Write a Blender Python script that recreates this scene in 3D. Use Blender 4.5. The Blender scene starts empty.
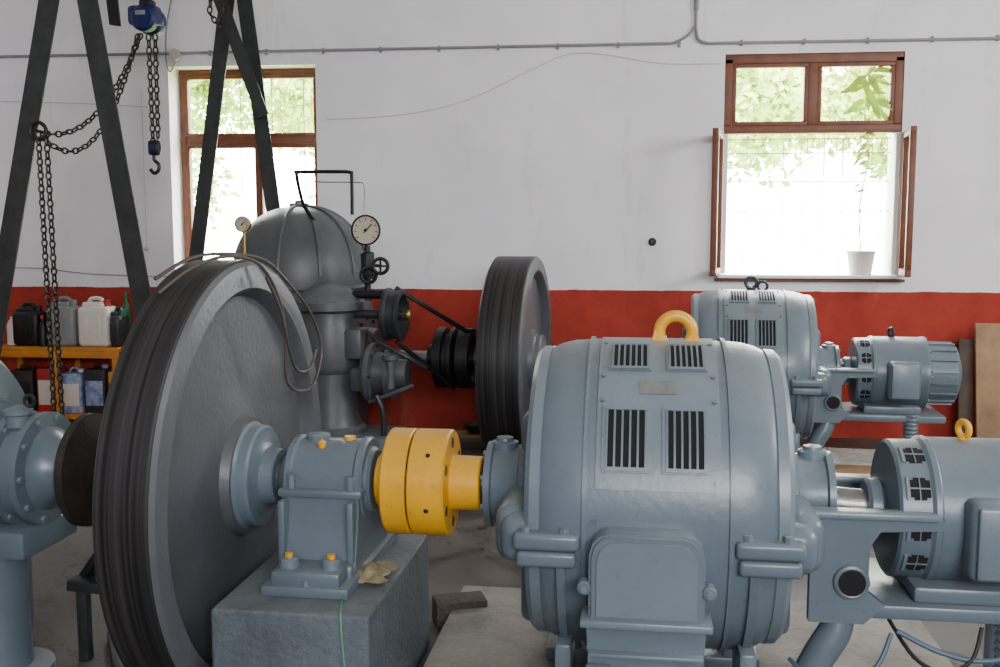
import bpy, bmesh, math, random
from mathutils import Vector, Matrix, noise
random.seed(4)
PSI=math.radians(6.0)
CAMH=1.6
def ground(a,b):
    return (a*math.cos(PSI)-b*math.sin(PSI), a*math.sin(PSI)+b*math.cos(PSI))

# ------------------------------------------------------------------ materials
def mat(name,col,rough=0.5,metal=0.0,var=0.12,scale=6.0,bump=0.05,bscale=60,col2=None,spec=0.5,grime=0.0):
    m=bpy.data.materials.new(name); m.use_nodes=True
    nt=m.node_tree; N=nt.nodes; L=nt.links
    bs=N['Principled BSDF']
    bs.inputs['Roughness'].default_value=rough
    bs.inputs['Metallic'].default_value=metal
    bs.inputs['Specular IOR Level'].default_value=spec
    tc=N.new('ShaderNodeTexCoord')
    n1=N.new('ShaderNodeTexNoise'); n1.inputs['Scale'].default_value=scale; n1.inputs['Detail'].default_value=8; n1.inputs['Roughness'].default_value=0.65
    L.new(tc.outputs['Object'],n1.inputs['Vector'])
    cr=N.new('ShaderNodeValToRGB')
    cr.color_ramp.elements[0].position=0.32; cr.color_ramp.elements[1].position=0.68
    c2=col2 if col2 else tuple(min(1,c*(1+var)) for c in col)
    c1=tuple(c*(1-var) for c in col) if not col2 else col
    cr.color_ramp.elements[0].color=(*c1,1); cr.color_ramp.elements[1].color=(*c2,1)
    L.new(n1.outputs['Fac'],cr.inputs['Fac'])
    out=cr.outputs['Color']
    if grime>0:
        # fine speckled chips and oil spots, not veins
        n3=N.new('ShaderNodeTexNoise'); n3.inputs['Scale'].default_value=26; n3.inputs['Detail'].default_value=6; n3.inputs['Roughness'].default_value=0.7
        mp=N.new('ShaderNodeMapping'); mp.inputs['Location'].default_value=(3.1,1.7,.4)
        L.new(tc.outputs['Object'],mp.inputs['Vector']); L.new(mp.outputs['Vector'],n3.inputs['Vector'])
        g=N.new('ShaderNodeValToRGB'); g.color_ramp.elements[0].position=0.60; g.color_ramp.elements[1].position=0.74
        g.color_ramp.elements[0].color=(0,0,0,1); g.color_ramp.elements[1].color=(grime,grime,grime,1)
        L.new(n3.outputs['Fac'],g.inputs['Fac'])
        mx=N.new('ShaderNodeMixRGB'); mx.inputs[2].default_value=(0.04,0.036,0.03,1)
        L.new(g.outputs['Color'],mx.inputs[0]); L.new(out,mx.inputs[1]); out=mx.outputs[0]
        ge=N.new('ShaderNodeNewGeometry'); sp=N.new('ShaderNodeSeparateXYZ'); L.new(ge.outputs['Normal'],sp.inputs[0])
        ds=N.new('ShaderNodeMapRange'); ds.inputs[1].default_value=.35; ds.inputs[2].default_value=1.0; ds.inputs[3].default_value=0; ds.inputs[4].default_value=.26; L.new(sp.outputs['Z'],ds.inputs[0])
        md=N.new('ShaderNodeMath'); md.operation='MULTIPLY'; L.new(ds.outputs[0],md.inputs[0]); L.new(n1.outputs['Fac'],md.inputs[1])
        m2=N.new('ShaderNodeMixRGB'); m2.inputs[2].default_value=(0.36,0.35,0.33,1); L.new(md.outputs[0],m2.inputs[0]); L.new(out,m2.inputs[1]); out=m2.outputs[0]
    L.new(out,bs.inputs['Base Color'])
    if bump>0:
        n2=N.new('ShaderNodeTexNoise'); n2.inputs['Scale'].default_value=bscale; n2.inputs['Detail'].default_value=4
        L.new(tc.outputs['Object'],n2.inputs['Vector'])
        bp=N.new('ShaderNodeBump'); bp.inputs['Strength'].default_value=bump*3; bp.inputs['Distance'].default_value=0.01
        L.new(n2.outputs['Fac'],bp.inputs['Height']); L.new(bp.outputs['Normal'],bs.inputs['Normal'])
    return m
BLUE=mat('painted_blue_grey_metal',(0.104,0.140,0.170),0.33,0.0,0.10,2.5,0.03,40,grime=.45)
BLUE2=mat('painted_blue_grey_light',(0.128,0.168,0.198),0.33,0,0.09,3,0.03,40,grime=.4)
GREY=mat('painted_grey_cast_iron',(0.066,0.073,0.082),0.42,0.0,0.18,4,0.05,50,grime=.4)
DGREY=mat('dark_grey_steel',(0.03,0.034,0.038),0.45,0.3,0.3,8,0.05)
BLACK=mat('black_iron',(0.008,0.008,0.009),0.45,0.2,0.3,10,0.03)
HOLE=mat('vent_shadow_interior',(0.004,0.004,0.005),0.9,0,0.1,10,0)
YEL=mat('yellow_paint',(0.72,0.36,0.008),0.38,0,0.12,5,0.03,grime=.35)
RUST=mat('rusty_iron',(0.026,0.022,0.020),0.55,0.4,0.4,12,0.1,col2=(0.05,0.038,0.03))
STEEL=mat('bare_steel',(0.25,0.24,0.23),0.35,0.8,0.3,10,0.05)
CONC=mat('painted_concrete_block',(0.082,0.103,0.12),0.7,0,0.25,6,0.2,50,grime=.6)
SLAB=mat('rough_concrete',(0.21,0.19,0.168),0.85,0,0.40,3,0.3,30,grime=.9)
WOODF=mat('window_brown_wood',(0.14,0.038,0.012),0.5,0,0.3,9,0.03)
WOOD=mat('raw_timber',(0.30,0.18,0.09),0.7,0,0.3,5,0.08)
DWOOD=mat('dark_timber',(0.07,0.05,0.035),0.8,0,0.3,5,0.1)
ORANGE=mat('orange_varnished_wood',(0.50,0.19,0.02),0.5,0,0.2,6,0.02)
GANTRY=mat('gantry_dark_paint',(0.026,0.030,0.029),0.5,0.2,0.35,9,0.05)
WHITE=mat('white_plastic',(0.68,0.64,0.58),0.4,0,0.06,5,0)
GREYP=mat('grey_plastic',(0.20,0.21,0.21),0.5,0,0.1,5,0)
HOIST=mat('blue_hoist_paint',(0.006,0.012,0.08),0.35,0,0.2,9,0)
CHAINM=mat('rusted_chain_steel',(0.035,0.03,0.027),0.5,0.6,0.4,30,0)
RUBBER=mat('cable_rubber_brown',(0.055,0.045,0.036),0.55,0,0.15,9,0)
BLUECAB=mat('blue_grey_cable',(0.05,0.09,0.14),0.5,0,0.1,9,0)
BRASS=mat('brass',(0.42,0.28,0.07),0.35,0.8,0.2,9,0)
DIAL=mat('gauge_dial_face',(0.50,0.45,0.34),0.5,0,0.05,5,0)
RED=mat('red_plastic',(0.4,0.02,0.015),0.4,0,0.1,5,0)
BLUEB=mat('blue_carton',(0.03,0.10,0.32),0.5,0,0.6,14,0,col2=(0.45,0.5,0.6))
YELB=mat('yellow_carton',(0.5,0.28,0.03),0.5,0,0.3,9,0)
GREEN=mat('green_plastic',(0.02,0.15,0.07),0.4,0,0.1,5,0)
LEAF=mat('plant_leaf',(0.50,0.70,0.10),0.5,0,0.3,8,0)
TREE=mat('tree_foliage',(0.13,0.22,0.02),0.9,0,0.5,0.7,0,col2=(0.55,0.66,0.20),spec=0.0)
POT=mat('pale_pot',(0.5,0.47,0.42),0.6,0,0.1,5,0)
PIPEM=mat('conduit_grey_pvc',(0.22,0.22,0.23),0.5,0,0.1,5,0)
CLOTH=mat('oily_rag',(0.26,0.22,0.13),0.9,0,0.3,20,0.1)
STRING=mat('green_string',(0.12,0.3,0.2),0.8,0,0.1,5,0)
BRICK=mat('old_brick',(0.06,0.045,0.035),0.9,0,0.4,15,0.3)
PLATE=mat('rating_plate',(0.17,0.185,0.175),0.4,0.2,0.2,30,0)
PLASTER=mat('white_reveal_plaster',(0.80,0.79,0.78),0.8,0,0.04,5,0.03)

def rim_mat():
    m=bpy.data.materials.new('machined_rim_streaks'); m.use_nodes=True
    nt=m.node_tree;N=nt.nodes;L=nt.links;bs=N['Principled BSDF']
    bs.inputs['Metallic'].default_value=0.5; bs.inputs['Roughness'].default_value=0.42
    tc=N.new('ShaderNodeTexCoord'); mp=N.new('ShaderNodeMapping'); mp.inputs['Scale'].default_value=(110,.8,.8)
    n=N.new('ShaderNodeTexNoise'); n.inputs['Scale'].default_value=1.0; n.inputs['Detail'].default_value=5
    L.new(tc.outputs['Object'],mp.inputs['Vector']); L.new(mp.outputs['Vector'],n.inputs['Vector'])
    cr=N.new('ShaderNodeValToRGB'); cr.color_ramp.elements[0].position=0.33; cr.color_ramp.elements[1].position=0.78
    cr.color_ramp.elements[0].color=(0.014,0.014,0.015,1); cr.color_ramp.elements[1].color=(0.068,0.066,0.068,1)
    L.new(n.outputs['Fac'],cr.inputs['Fac']); L.new(cr.outputs['Color'],bs.inputs['Base Color'])
    bp=N.new('ShaderNodeBump'); bp.inputs['Strength'].default_value=0.15; bp.inputs['Distance'].default_value=0.003
    L.new(n.outputs['Fac'],bp.inputs['Height']); L.new(bp.outputs['Normal'],bs.inputs['Normal'])
    return m
RIM=rim_mat()

def wall_mat():
    m=bpy.data.materials.new('white_and_red_painted_plaster'); m.use_nodes=True
    nt=m.node_tree;N=nt.nodes;L=nt.links;bs=N['Principled BSDF']; bs.inputs['Roughness'].default_value=0.8
    geo=N.new('ShaderNodeNewGeometry'); sep=N.new('ShaderNodeSeparateXYZ'); L.new(geo.outputs['Position'],sep.inputs[0])
    n=N.new('ShaderNodeTexNoise'); n.inputs['Scale'].default_value=1.6; n.inputs['Detail'].default_value=8; L.new(geo.outputs['Position'],n.inputs['Vector'])
    nf=N.new('ShaderNodeTexNoise'); nf.inputs['Scale'].default_value=5; nf.inputs['Detail'].default_value=9; nf.inputs['Roughness'].default_value=.7; L.new(geo.outputs['Position'],nf.inputs['Vector'])
    ma=N.new('ShaderNodeMath'); ma.operation='MULTIPLY_ADD'; ma.inputs[1].default_value=0.03; L.new(nf.outputs['Fac'],ma.inputs[0]); L.new(sep.outputs['Z'],ma.inputs[2])
    lt=N.new('ShaderNodeMath'); lt.operation='LESS_THAN'; lt.inputs[1].default_value=1.148; L.new(ma.outputs[0],lt.inputs[0])
    w=N.new('ShaderNodeValToRGB'); w.color_ramp.elements[0].position=0.3; w.color_ramp.elements[1].position=0.7
    w.color_ramp.elements[0].color=(0.74,0.73,0.77,1); w.color_ramp.elements[1].color=(0.84,0.83,0.865,1); L.new(n.outputs['Fac'],w.inputs['Fac'])
    mp=N.new('ShaderNodeMapping'); mp.inputs['Scale'].default_value=(2.2,2.2,.55); L.new(geo.outputs['Position'],mp.inputs['Vector'])
    ns=N.new('ShaderNodeTexNoise'); ns.inputs['Scale'].default_value=2.4; ns.inputs['Detail'].default_value=12; ns.inputs['Roughness'].default_value=.72; L.new(mp.outputs['Vector'],ns.inputs['Vector'])
    st=N.new('ShaderNodeMapRange'); st.inputs[1].default_value=.57; st.inputs[2].default_value=.75; st.inputs[3].default_value=0; st.inputs[4].default_value=.6; L.new(ns.outputs['Fac'],st.inputs[0])
    ws=N.new('ShaderNodeMixRGB'); ws.inputs[2].default_value=(.56,.53,.53,1); L.new(st.outputs[0],ws.inputs[0]); L.new(w.outputs[0],ws.inputs[1])
    r=N.new('ShaderNodeValToRGB'); r.color_ramp.elements[0].position=0.30; r.color_ramp.elements[1].position=0.70
    r.color_ramp.elements[0].color=(0.27,0.017,0.008,1); r.color_ramp.elements[1].color=(0.37,0.032,0.015,1); L.new(nf.outputs['Fac'],r.inputs['Fac'])
    rs=N.new('ShaderNodeMixRGB'); rs.inputs[2].default_value=(.42,.11,.07,1); L.new(st.outputs[0],rs.inputs[0]); L.new(r.outputs[0],rs.inputs[1])
    mx=N.new('ShaderNodeMixRGB'); L.new(lt.outputs[0],mx.inputs[0]); L.new(ws.outputs[0],mx.inputs[1]); L.new(rs.outputs[0],mx.inputs[2])
    L.new(mx.outputs[0],bs.inputs['Base Color'])
    bp=N.new('ShaderNodeBump'); bp.inputs['Strength'].default_value=0.25; bp.inputs['Distance'].default_value=0.02
    L.new(n.outputs['Fac'],bp.inputs['Height']); L.new(bp.outputs['Normal'],bs.inputs['Normal'])
    return m
WALL=wall_mat()
def floor_mat():
    m=bpy.data.materials.new('dusty_concrete_floor'); m.use_nodes=True
    nt=m.node_tree;N=nt.nodes;L=nt.links;bs=N['Principled BSDF']; bs.inputs['Roughness'].default_value=0.6
    geo=N.new('ShaderNodeNewGeometry')
    n=N.new('ShaderNodeTexNoise'); n.inputs['Scale'].default_value=1.9; n.inputs['Detail'].default_value=12; n.inputs['Roughness'].default_value=0.75; n.inputs['Distortion'].default_value=.5; L.new(geo.outputs['Position'],n.inputs['Vector'])
    n4=N.new('ShaderNodeTexNoise'); n4.inputs['Scale'].default_value=9; n4.inputs['Detail'].default_value=6; L.new(geo.outputs['Position'],n4.inputs['Vector'])
    v=N.new('ShaderNodeTexVoronoi'); v.feature='DISTANCE_TO_EDGE'; v.inputs['Scale'].default_value=.7
    ad=N.new('ShaderNodeMixRGB'); ad.blend_type='ADD'; ad.inputs[0].default_value=.25; L.new(geo.outputs['Position'],ad.inputs[1]); L.new(n4.outputs['Color'],ad.inputs[2]); L.new(ad.outputs[0],v.inputs['Vector'])
    cr=N.new('ShaderNodeValToRGB'); cr.color_ramp.elements[0].position=0.40; cr.color_ramp.elements[1].position=0.68
    cr.color_ramp.elements[0].color=(0.024,0.020,0.017,1); cr.color_ramp.elements[1].color=(0.145,0.126,0.108,1); L.new(n.outputs['Fac'],cr.inputs['Fac'])
    c2=N.new('ShaderNodeValToRGB'); c2.color_ramp.elements[0].position=0.0; c2.color_ramp.elements[1].position=0.008
    c2.color_ramp.elements[0].color=(0.45,0.45,0.45,1); c2.color_ramp.elements[1].color=(1,1,1,1); L.new(v.outputs['Distance'],c2.inputs['Fac'])
    mx=N.new('ShaderNodeMixRGB'); mx.blend_type='MULTIPLY'; mx.inputs[0].default_value=1; L.new(cr.outputs[0],mx.inputs[1]); L.new(c2.outputs[0],mx.inputs[2])
    L.new(mx.outputs[0],bs.inputs['Base Color'])
    rr=N.new('ShaderNodeMapRange'); rr.inputs[1].default_value=.35; rr.inputs[2].default_value=.65; rr.inputs[3].default_value=.35; rr.inputs[4].default_value=.8; L.new(n.outputs['Fac'],rr.inputs[0]); L.new(rr.outputs[0],bs.inputs['Roughness'])
    bp=N.new('ShaderNodeBump'); bp.inputs['Strength'].default_value=0.4; bp.inputs['Distance'].default_value=0.02
    L.new(n.outputs['Fac'],bp.inputs['Height']); L.new(bp.outputs['Normal'],bs.inputs['Normal'])
    return m
FLOOR=floor_mat()

# ------------------------------------------------------------------ builder
class B:
    def __init__(s): s.v=[]; s.f=[]; s.m=[]; s.mats=[]
    def mi(s,m):
        if m not in s.mats: s.mats.append(m)
        return s.mats.index(m)
    def raw(s,vs,fs,m,M=None):
        o=len(s.v); k=s.mi(m)
        for v in vs:
            v=Vector(v)
            if M is not None: v=M@v
            s.v.append(v)
        for f in fs: s.f.append([o+i for i in f]); s.m.append(k)
    def box(s,c,size,m,bev=0.006,rot=None,taper=1.0,seg=2):
        bm=bmesh.new(); bmesh.ops.create_cube(bm,size=1)
        for v in bm.verts:
            t=taper if v.co.z>0 else 1.0
            v.co=Vector((v.co.x*size[0]*t,v.co.y*size[1]*t,v.co.z*size[2]))
        if bev>0:
            bev=min(bev,min(size)*0.45)
            bmesh.ops.bevel(bm,geom=bm.edges[:],offset=bev,segments=seg,affect='EDGES',profile=0.5)
        M=Matrix.Translation(Vector(c))
        if rot: 
            M=M@Matrix.Rotation(rot[2],4,'Z')@Matrix.Rotation(rot[1],4,'Y')@Matrix.Rotation(rot[0],4,'X')
        bm.verts.index_update()
        s.raw([v.co.copy() for v in bm.verts],[[v.index for v in f.verts] for f in bm.faces],m,M); bm.free()
    def lathe(s,o,axis,prof,m,seg=48,a0=0,a1=360):
        o=Vector(o); ax=Vector(axis).normalized()
        t=Vector((0,0,1)) if abs(ax.z)<0.9 else Vector((1,0,0))
        e1=ax.cross(t).normalized(); e2=ax.cross(e1)
        vs=[];fs=[];n=len(prof); full=abs(a1-a0)>=359.9
        k=seg if full else seg+1
        for i in range(k):
            a=math.radians(a0+(a1-a0)*i/seg)
            d=e1*math.cos(a)+e2*math.sin(a)
            for (u,r) in prof: vs.append(o+ax*u+d*max(r,0.0003))
        for i in range(seg):
            j=(i+1)%k if full else i+1
            for p in range(n-1):
                fs.append([i*n+p,i*n+p+1,j*n+p+1,j*n+p])
        s.raw(vs,fs,m)
    def cyl(s,p0,p1,r,m,r1=None,seg=24,ch=0.0):
        p0=Vector(p0);p1=Vector(p1);L=(p1-p0).length; r1=r if r1 is None else r1
        ch=min(ch,L*.4,r*.4)
        if ch>0: pr=[(0,0),(0,r-ch),(ch,r),(L-ch,r1),(L,r1-ch),(L,0)]
        else: pr=[(0,0),(0,r),(L,r1),(L,0)]
        s.lathe(p0,p1-p0,pr,m,seg)
    def torus(s,o,axis,R,r,m,seg=32,rs=10,squash=1.0):
        pr=[(math.sin(2*math.pi*i/rs)*r*squash,R+math.cos(2*math.pi*i/rs)*r) for i in range(rs+1)]
        s.lathe(o,axis,pr,m,seg)
    def sphere(s,o,r,m,sc=(1,1,1),seg=24):
        n=12; pr=[(-math.cos(math.pi*i/n)*r*sc[2],math.sin(math.pi*i/n)*r) for i in range(n+1)]
        s.lathe(o,(0,0,1),pr,m,seg)
    def tube(s,pts,r,m,seg=8,smooth=6,flat=1.0):
        P=[Vector(p) for p in pts]
        if smooth>1 and len(P)>2:
            Q=[]
            for i in range(len(P)-1):
                a=P[max(i-1,0)];b=P[i];c=P[i+1];d=P[min(i+2,len(P)-1)]
                for k in range(smooth):
                    t=k/smooth
                    Q.append(0.5*((2*b)+(c-a)*t+(2*a-5*b+4*c-d)*t*t+(3*b-a-3*c+d)*t**3))
            Q.append(P[-1]); P=Q
        vs=[];fs=[];n=len(P); up=None
        for i in range(n):
            t=(P[min(i+1,n-1)]-P[max(i-1,0)]).normalized()
            if up is None:
                up=Vector((0,0,1)) if abs(t.z)<0.9 else Vector((1,0,0))
                up=(up-t*up.dot(t)).normalized()
            else:
                up=(up-t*up.dot(t)).normalized()
            e=t.cross(up)
            for k in range(seg):
                a=2*math.pi*k/seg
                vs.append(P[i]+up*math.cos(a)*r*flat+e*math.sin(a)*r)
        for i in range(n-1):
            for k in range(seg):
                fs.append([i*seg+k,i*seg+(k+1)%seg,(i+1)*seg+(k+1)%seg,(i+1)*seg+k])
        fs.append(list(range(seg))[::-1]); fs.append([(n-1)*seg+k for k in range(seg)])
        s.raw(vs,fs,m)
    def patch(s,u0,u1,p0,p1,r0,r1,m,zc,n=14,yc=0):
        vs=[];fs=[]
        for i in range(n+1):
            a=math.radians(p0+(p1-p0)*i/n)
            for (u,r) in ((u0,r0),(u0,r1),(u1,r1),(u1,r0)):
                vs.append((u,yc-r*math.cos(a),zc+r*math.sin(a)))
        for i in range(n):
            for k in range(4):
                fs.append([i*4+k,i*4+(k+1)%4,(i+1)*4+(k+1)%4,(i+1)*4+k])
        fs.append([3,2,1,0]); fs.append([n*4,n*4+1,n*4+2,n*4+3])
        s.raw(vs,fs,m)
    def bolt(s,p,axis,r,h,m):
        s.lathe(p,axis,[(0,r),(h,r),(h,0)],m,6)
    def boltring(s,o,axis,R,n,r,h,m,ph=0):
        ax=Vector(axis).normalized(); t=Vector((0,0,1)) if abs(ax.z)<0.9 else Vector((1,0,0))
        e1=ax.cross(t).normalized(); e2=ax.cross(e1)
        for i in range(n):
            a=2*math.pi*(i+ph)/n
            s.bolt(Vector(o)+e1*R*math.cos(a)+e2*R*math.sin(a),axis,r,h,m)
    def extrude(s,poly,axis_pts,m):
        n=len(poly); d=Vector(axis_pts)
        vs=[Vector(p) for p in poly]+[Vector(p)+d for p in poly]
        fs=[list(range(n))[::-1],[n+i for i in range(n)]]+[[i,(i+1)%n,n+(i+1)%n,n+i] for i in range(n)]
        s.raw(vs,fs,m)
    def done(s,name,loc=(0,0,0),rz=0.0,origin=None,sharp=32):
        me=bpy.data.meshes.new(name)
        if origin is None:
            xs=[v.x for v in s.v]; ys=[v.y for v in s.v]; zs=[v.z for v in s.v]
            origin=((min(xs)+max(xs))/2,(min(ys)+max(ys))/2,min(zs))
        o=Vector(origin)
        me.from_pydata([v-o for v in s.v],[],s.f)
        for m in s.mats: me.materials.append(m)
        me.polygons.foreach_set('material_index',s.m)
        me.polygons.foreach_set('use_smooth',[True]*len(s.f))
        bm=bmesh.new(); bm.from_mesh(me); bmesh.ops.recalc_face_normals(bm,faces=bm.faces[:]); bm.to_mesh(me); bm.free()
        me.set_sharp_from_angle(angle=math.radians(sharp))
        me.update()
        ob=bpy.data.objects.new(name,me); bpy.context.scene.collection.objects.link(ob)
        R=Matrix.Rotation(rz,4,'Z')
        ob.matrix_world=Matrix.Translation(Vector(loc))@R@Matrix.Translation(o)
        return ob

# ------------------------------------------------------------------ room
WY=7.86; TH=0.36; X0,X1=-6.2,5.2; Y0=-4.0; CH=4.3
W1=(-3.50,-2.29,1.22,2.90); W2=(0.885,2.195,1.235,2.92)
b=B(); b.box(((X0+X1)/2,(Y0+WY)/2,-0.05),(X1-X0,WY-Y0,0.1),FLOOR,0); b.done('floor')
b=B()
def wseg(x0,x1,z0,z1): b.box(((x0+x1)/2,WY+TH/2,(z0+z1)/2),(x1-x0,TH,z1-z0),WALL,0)
wseg(X0,W1[0],0,CH); wseg(W1[0],W1[1],0,W1[2]); wseg(W1[0],W1[1],W1[3],CH)
wseg(W1[1],W2[0],0,CH); wseg(W2[0],W2[1],0,W2[2]); wseg(W2[0],W2[1],W2[3],CH); wseg(W2[1],X1,0,CH)
b.done('wall_north')
b=B(); b.box((X0-.1,(Y0+WY)/2,CH/2),(.2,WY-Y0,CH),WALL,0); b.done('wall_west')
b=B(); b.box((X1+.1,(Y0+WY)/2,CH/2),(.2,WY-Y0,CH),WALL,0); b.done('wall_east')
b=B(); b.box(((X0+X1)/2,Y0-.1,CH/2),(X1-X0,.2,CH),WALL,0); b.done('wall_south')
b=B(); b.box(((X0+X1)/2,(Y0+WY+TH)/2,CH+.05),(X1-X0+.4,WY-Y0+TH,.1),PLASTER,0); b.done('ceiling')

def frame(b,x0,x1,z0,z1,y,w,d,m):
    b.box(((x0+x1)/2,y,z0+w/2),(x1-x0,d,w),m,.004); b.box(((x0+x1)/2,y,z1-w/2),(x1-x0,d,w),m,.004)
    b.box((x0+w/2,y,(z0+z1)/2),(w,d,z1-z0-2*w),m,.004); b.box((x1-w/2,y,(z0+z1)/2),(w,d,z1-z0-2*w),m,.004)
b=B(); yw=WY+.22
x0,x1,z0,z1=W1
frame(b,x0+.01,x1,z0+.02,z1,yw,.045,.08,WOODF)
zt=2.33
b.box(((x0+x1)/2,yw,zt),(x1-x0-.12,.08,.06),WOODF,.004)
xm=(x0+x1)/2+.06
for (a,c,d,e) in ((x0+.05,xm,zt+.03,z1-.045),(xm,x1-.045,zt+.03,z1-.045),(x0+.05,xm,z0+.08,zt-.03),(xm,x1-.045,z0+.08,zt-.03)):
    frame(b,a,c,d,e,yw-.01,.03,.06,WOODF)
b.box(((x0+x1)/2,WY+.09,z0+.012),(x1-x0-.01,.17,.024),PLASTER,.004)
for i in range(4):
    xx=x0+.2+i*(x1-x0-.4)/3; b.cyl((xx,WY+.33,z0+.0),(xx,WY+.33,z1),.004,WOODF,seg=8)
b.done('window_1')
b=B(); x0,x1,z0,z1=W2; yw=WY+.06; zt=2.36
b.box(((x0+x1)/2,yw,z1-.035),(x1-x0,.1,.07),WOODF,.004)
b.box((x0+.03,yw,(zt+z1)/2),(.06,.1,z1-zt-.07),WOODF,.004); b.box((x1-.03,yw,(zt+z1)/2),(.06,.1,z1-zt-.07),WOODF,.004)
b.box(((x0+x1)/2,yw,zt),(x1-x0,.1,.06),WOODF,.004)
b.box(((x0+x1)/2,yw,(zt+z1)/2-.02),(.07,.09,z1-zt-.1),WOODF,.004)
for (a,c) in ((x0+.06,(x0+x1)/2-.035),((x0+x1)/2+.035,x1-.06)):
    frame(b,a,c,zt+.03,z1-.07,yw-.02,.03,.05,WOODF)
b.box((x0+.02,yw,(z0+zt)/2),(.035,.1,zt-z0-.06),PLASTER,.004); b.box((x1-.02,yw,(z0+zt)/2),(.035,.1,zt-z0-.06),PLASTER,.004)
b.box(((x0+x1)/2,WY+.02,z0+.012),(x1-x0+.06,.22,.024),PLASTER,.004)
b.box(((x0+x1)/2,WY-.03,z0-.015),(x1-x0+.1,.05,.02),WOODF,.004)
for i in range(9):
    xx=x0+.06+i*(x1-x0-.12)/8; b.cyl((xx,WY+.28,z0),(xx,WY+.28,zt),.003,POT,seg=8)
for zz in (1.75,1.98,2.2,2.31): b.cyl((x0,WY+.28,zz),(x1,WY+.28,zz),.004,WOODF,seg=8)
for i in range(16):
    xx=x0+.5+i*.045; b.cyl((xx,WY+.30,2.02),(xx,WY+.30,2.31),.003,WOODF,seg=6)
def sash(hx,ang,wd):
    M=Matrix.Translation((hx,WY-.01,0))@Matrix.Rotation(ang,4,'Z')
    t=B(); frame(t,0,wd,z0+.03,zt-.03,0,.05,.045,WOODF)
    for v in t.v: b.v.append(M@v)
    o=len(b.v)-len(t.v); k=b.mi(WOODF)
    for f in t.f: b.f.append([o+i for i in f]); b.m.append(k)
sash(x0-.02,math.radians(-101),.46)
sash(x1+.03,math.radians(-100),.46)
b.done('window_2')

b=B(); px,py,pz=1.95,WY+.08,W2[2]+.026
b.lathe((px,py,pz),(0,0,1),[(0,0),(0,.08),(.15,.10),(.17,.108),(.18,.108),(.17,.095),(.16,0)],POT,24)
stem=[(px,py,pz+.16),(px-.03,py-.02,pz+.5),(px+.02,py-.03,pz+.9),(px-.02,py-.03,pz+1.25),(px+.03,py-.03,pz+1.5)]
b.tube(stem,.005,LEAF,6)
for i in range(58):
    t=(i/57)**.5; z=pz+.5+t*1.02; a=random.uniform(0,6.28); L=random.uniform(.07,.14)*(1.5 if t>.72 else .7)
    d=Vector((math.cos(a)-.25,-abs(math.sin(a))*.2,random.uniform(-.6,.35))).normalized()
    p=Vector((px+random.uniform(-.03,.03),py-.03,z))
    up=Vector((random.uniform(-.3,.3),-.8,.6)).normalized()
    w=d.cross(up).normalized()*L*.16; dr=Vector((0,0,-L*.15))
    b.raw([p,p+d*L*.35+w,p+d*L*.7+w*.8+dr,p+d*L+dr*2,p+d*L*.7-w*.8+dr,p+d*L*.35-w],[[0,1,2,3,4,5]],LEAF)
b.done('potted_plant')

b=B(); b.box((0,24,-1.6),(60,30,.1),TREE,0); b.done('exterior_lawn')
b=B()
cl=[]
for i in range(62):
    x=random.uniform(-17,13); y=random.uniform(16,20)
    z=random.uniform(2.0,5.4) if x<-3 else random.uniform(3.2,5.4)
    cl.append((x,y,z,random.uniform(.6,1.2)))
for i in range(16): cl.append((random.uniform(1.8,5.6),random.uniform(16,19),random.uniform(2.9,4.8),random.uniform(.5,.9)))
for i in range(12): cl.append((random.uniform(-8.6,-5.0),random.uniform(16,19),random.uniform(2.9,4.9),random.uniform(.5,.9)))
vs=[];fs=[]
for (x,y,z,r) in cl:
    for k in range(380):
        d=Vector((random.gauss(0,1),random.gauss(0,1),random.gauss(0,1))).normalized()*r*random.uniform(.35,1.0)
        c=Vector((x,y,z))+d
        a=Vector((random.gauss(0,1),random.gauss(0,1),random.gauss(0,1))).normalized(); e=a.cross(Vector((random.gauss(0,1),random.gauss(0,1),random.gauss(0,1)))).normalized()
        L=random.uniform(.06,.13); o=len(vs)
        vs+= [c-a*L,c+e*L*.5,c+a*L,c-e*L*.5]; fs.append([o,o+1,o+2,o+3])
b.raw(vs,fs,TREE)
for x in (-14,-10.5,-2.2,.2,8,12): b.cyl((x,18,-1.5),(x+.2,18,4),.12,RUST,seg=10)
b.done('exterior_trees',sharp=60)

b=B(); cy=WY-.025
b.cyl((X0+.02,cy,3.0),(0.45,cy,3.005),.011,PIPEM,seg=10); b.cyl((0.75,cy,3.0),(X1-.02,cy,2.99),.011,PIPEM,seg=10)
b.tube([(0.45,cy,3.005),(.5,cy,3.01),(.6,cy,3.06),(.66,cy,3.14)],.010,PIPEM)
b.tube([(.66,cy,3.3),(.66,cy,3.12),(.68,cy,3.03),(.75,cy,3.0)],.012,PIPEM)
b.cyl((.66,cy,3.25),(.66,cy,CH-.02),.018,PIPEM,seg=10)
for i in range(24):
    xx=X0+.3+i*.46; b.box((xx,WY-.012,3.0),(.02,.024,.045),PIPEM,.003)
b.cyl((-3.42,WY-.001,2.99),(-3.42,WY-.05,2.99),.045,POT)
b.tube([(-3.42,cy,2.95),(-3.47,cy,2.86),(-3.50,cy,2.95),(-3.49,cy,3.2),(-3.42,cy,3.5)],.006,PIPEM)
b.done('electrical_conduit')
b=B()
b.tube([(-2.2,WY-.01,2.47),(-1.6,WY-.01,2.50),(-1.1,WY-.01,2.6),(-.6,WY-.01,2.82),(-.3,WY-.01,2.94),(0,WY-.01,2.93),(.4,WY-.01,2.86),(.86,WY-.01,2.85)],.0025,POT,6)
b.tube([(-6,WY-.01,2.72),(-5.2,WY-.01,2.66),(-4.2,WY-.01,2.62),(-3.6,WY-.01,2.58)],.0025,POT,6)
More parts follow.
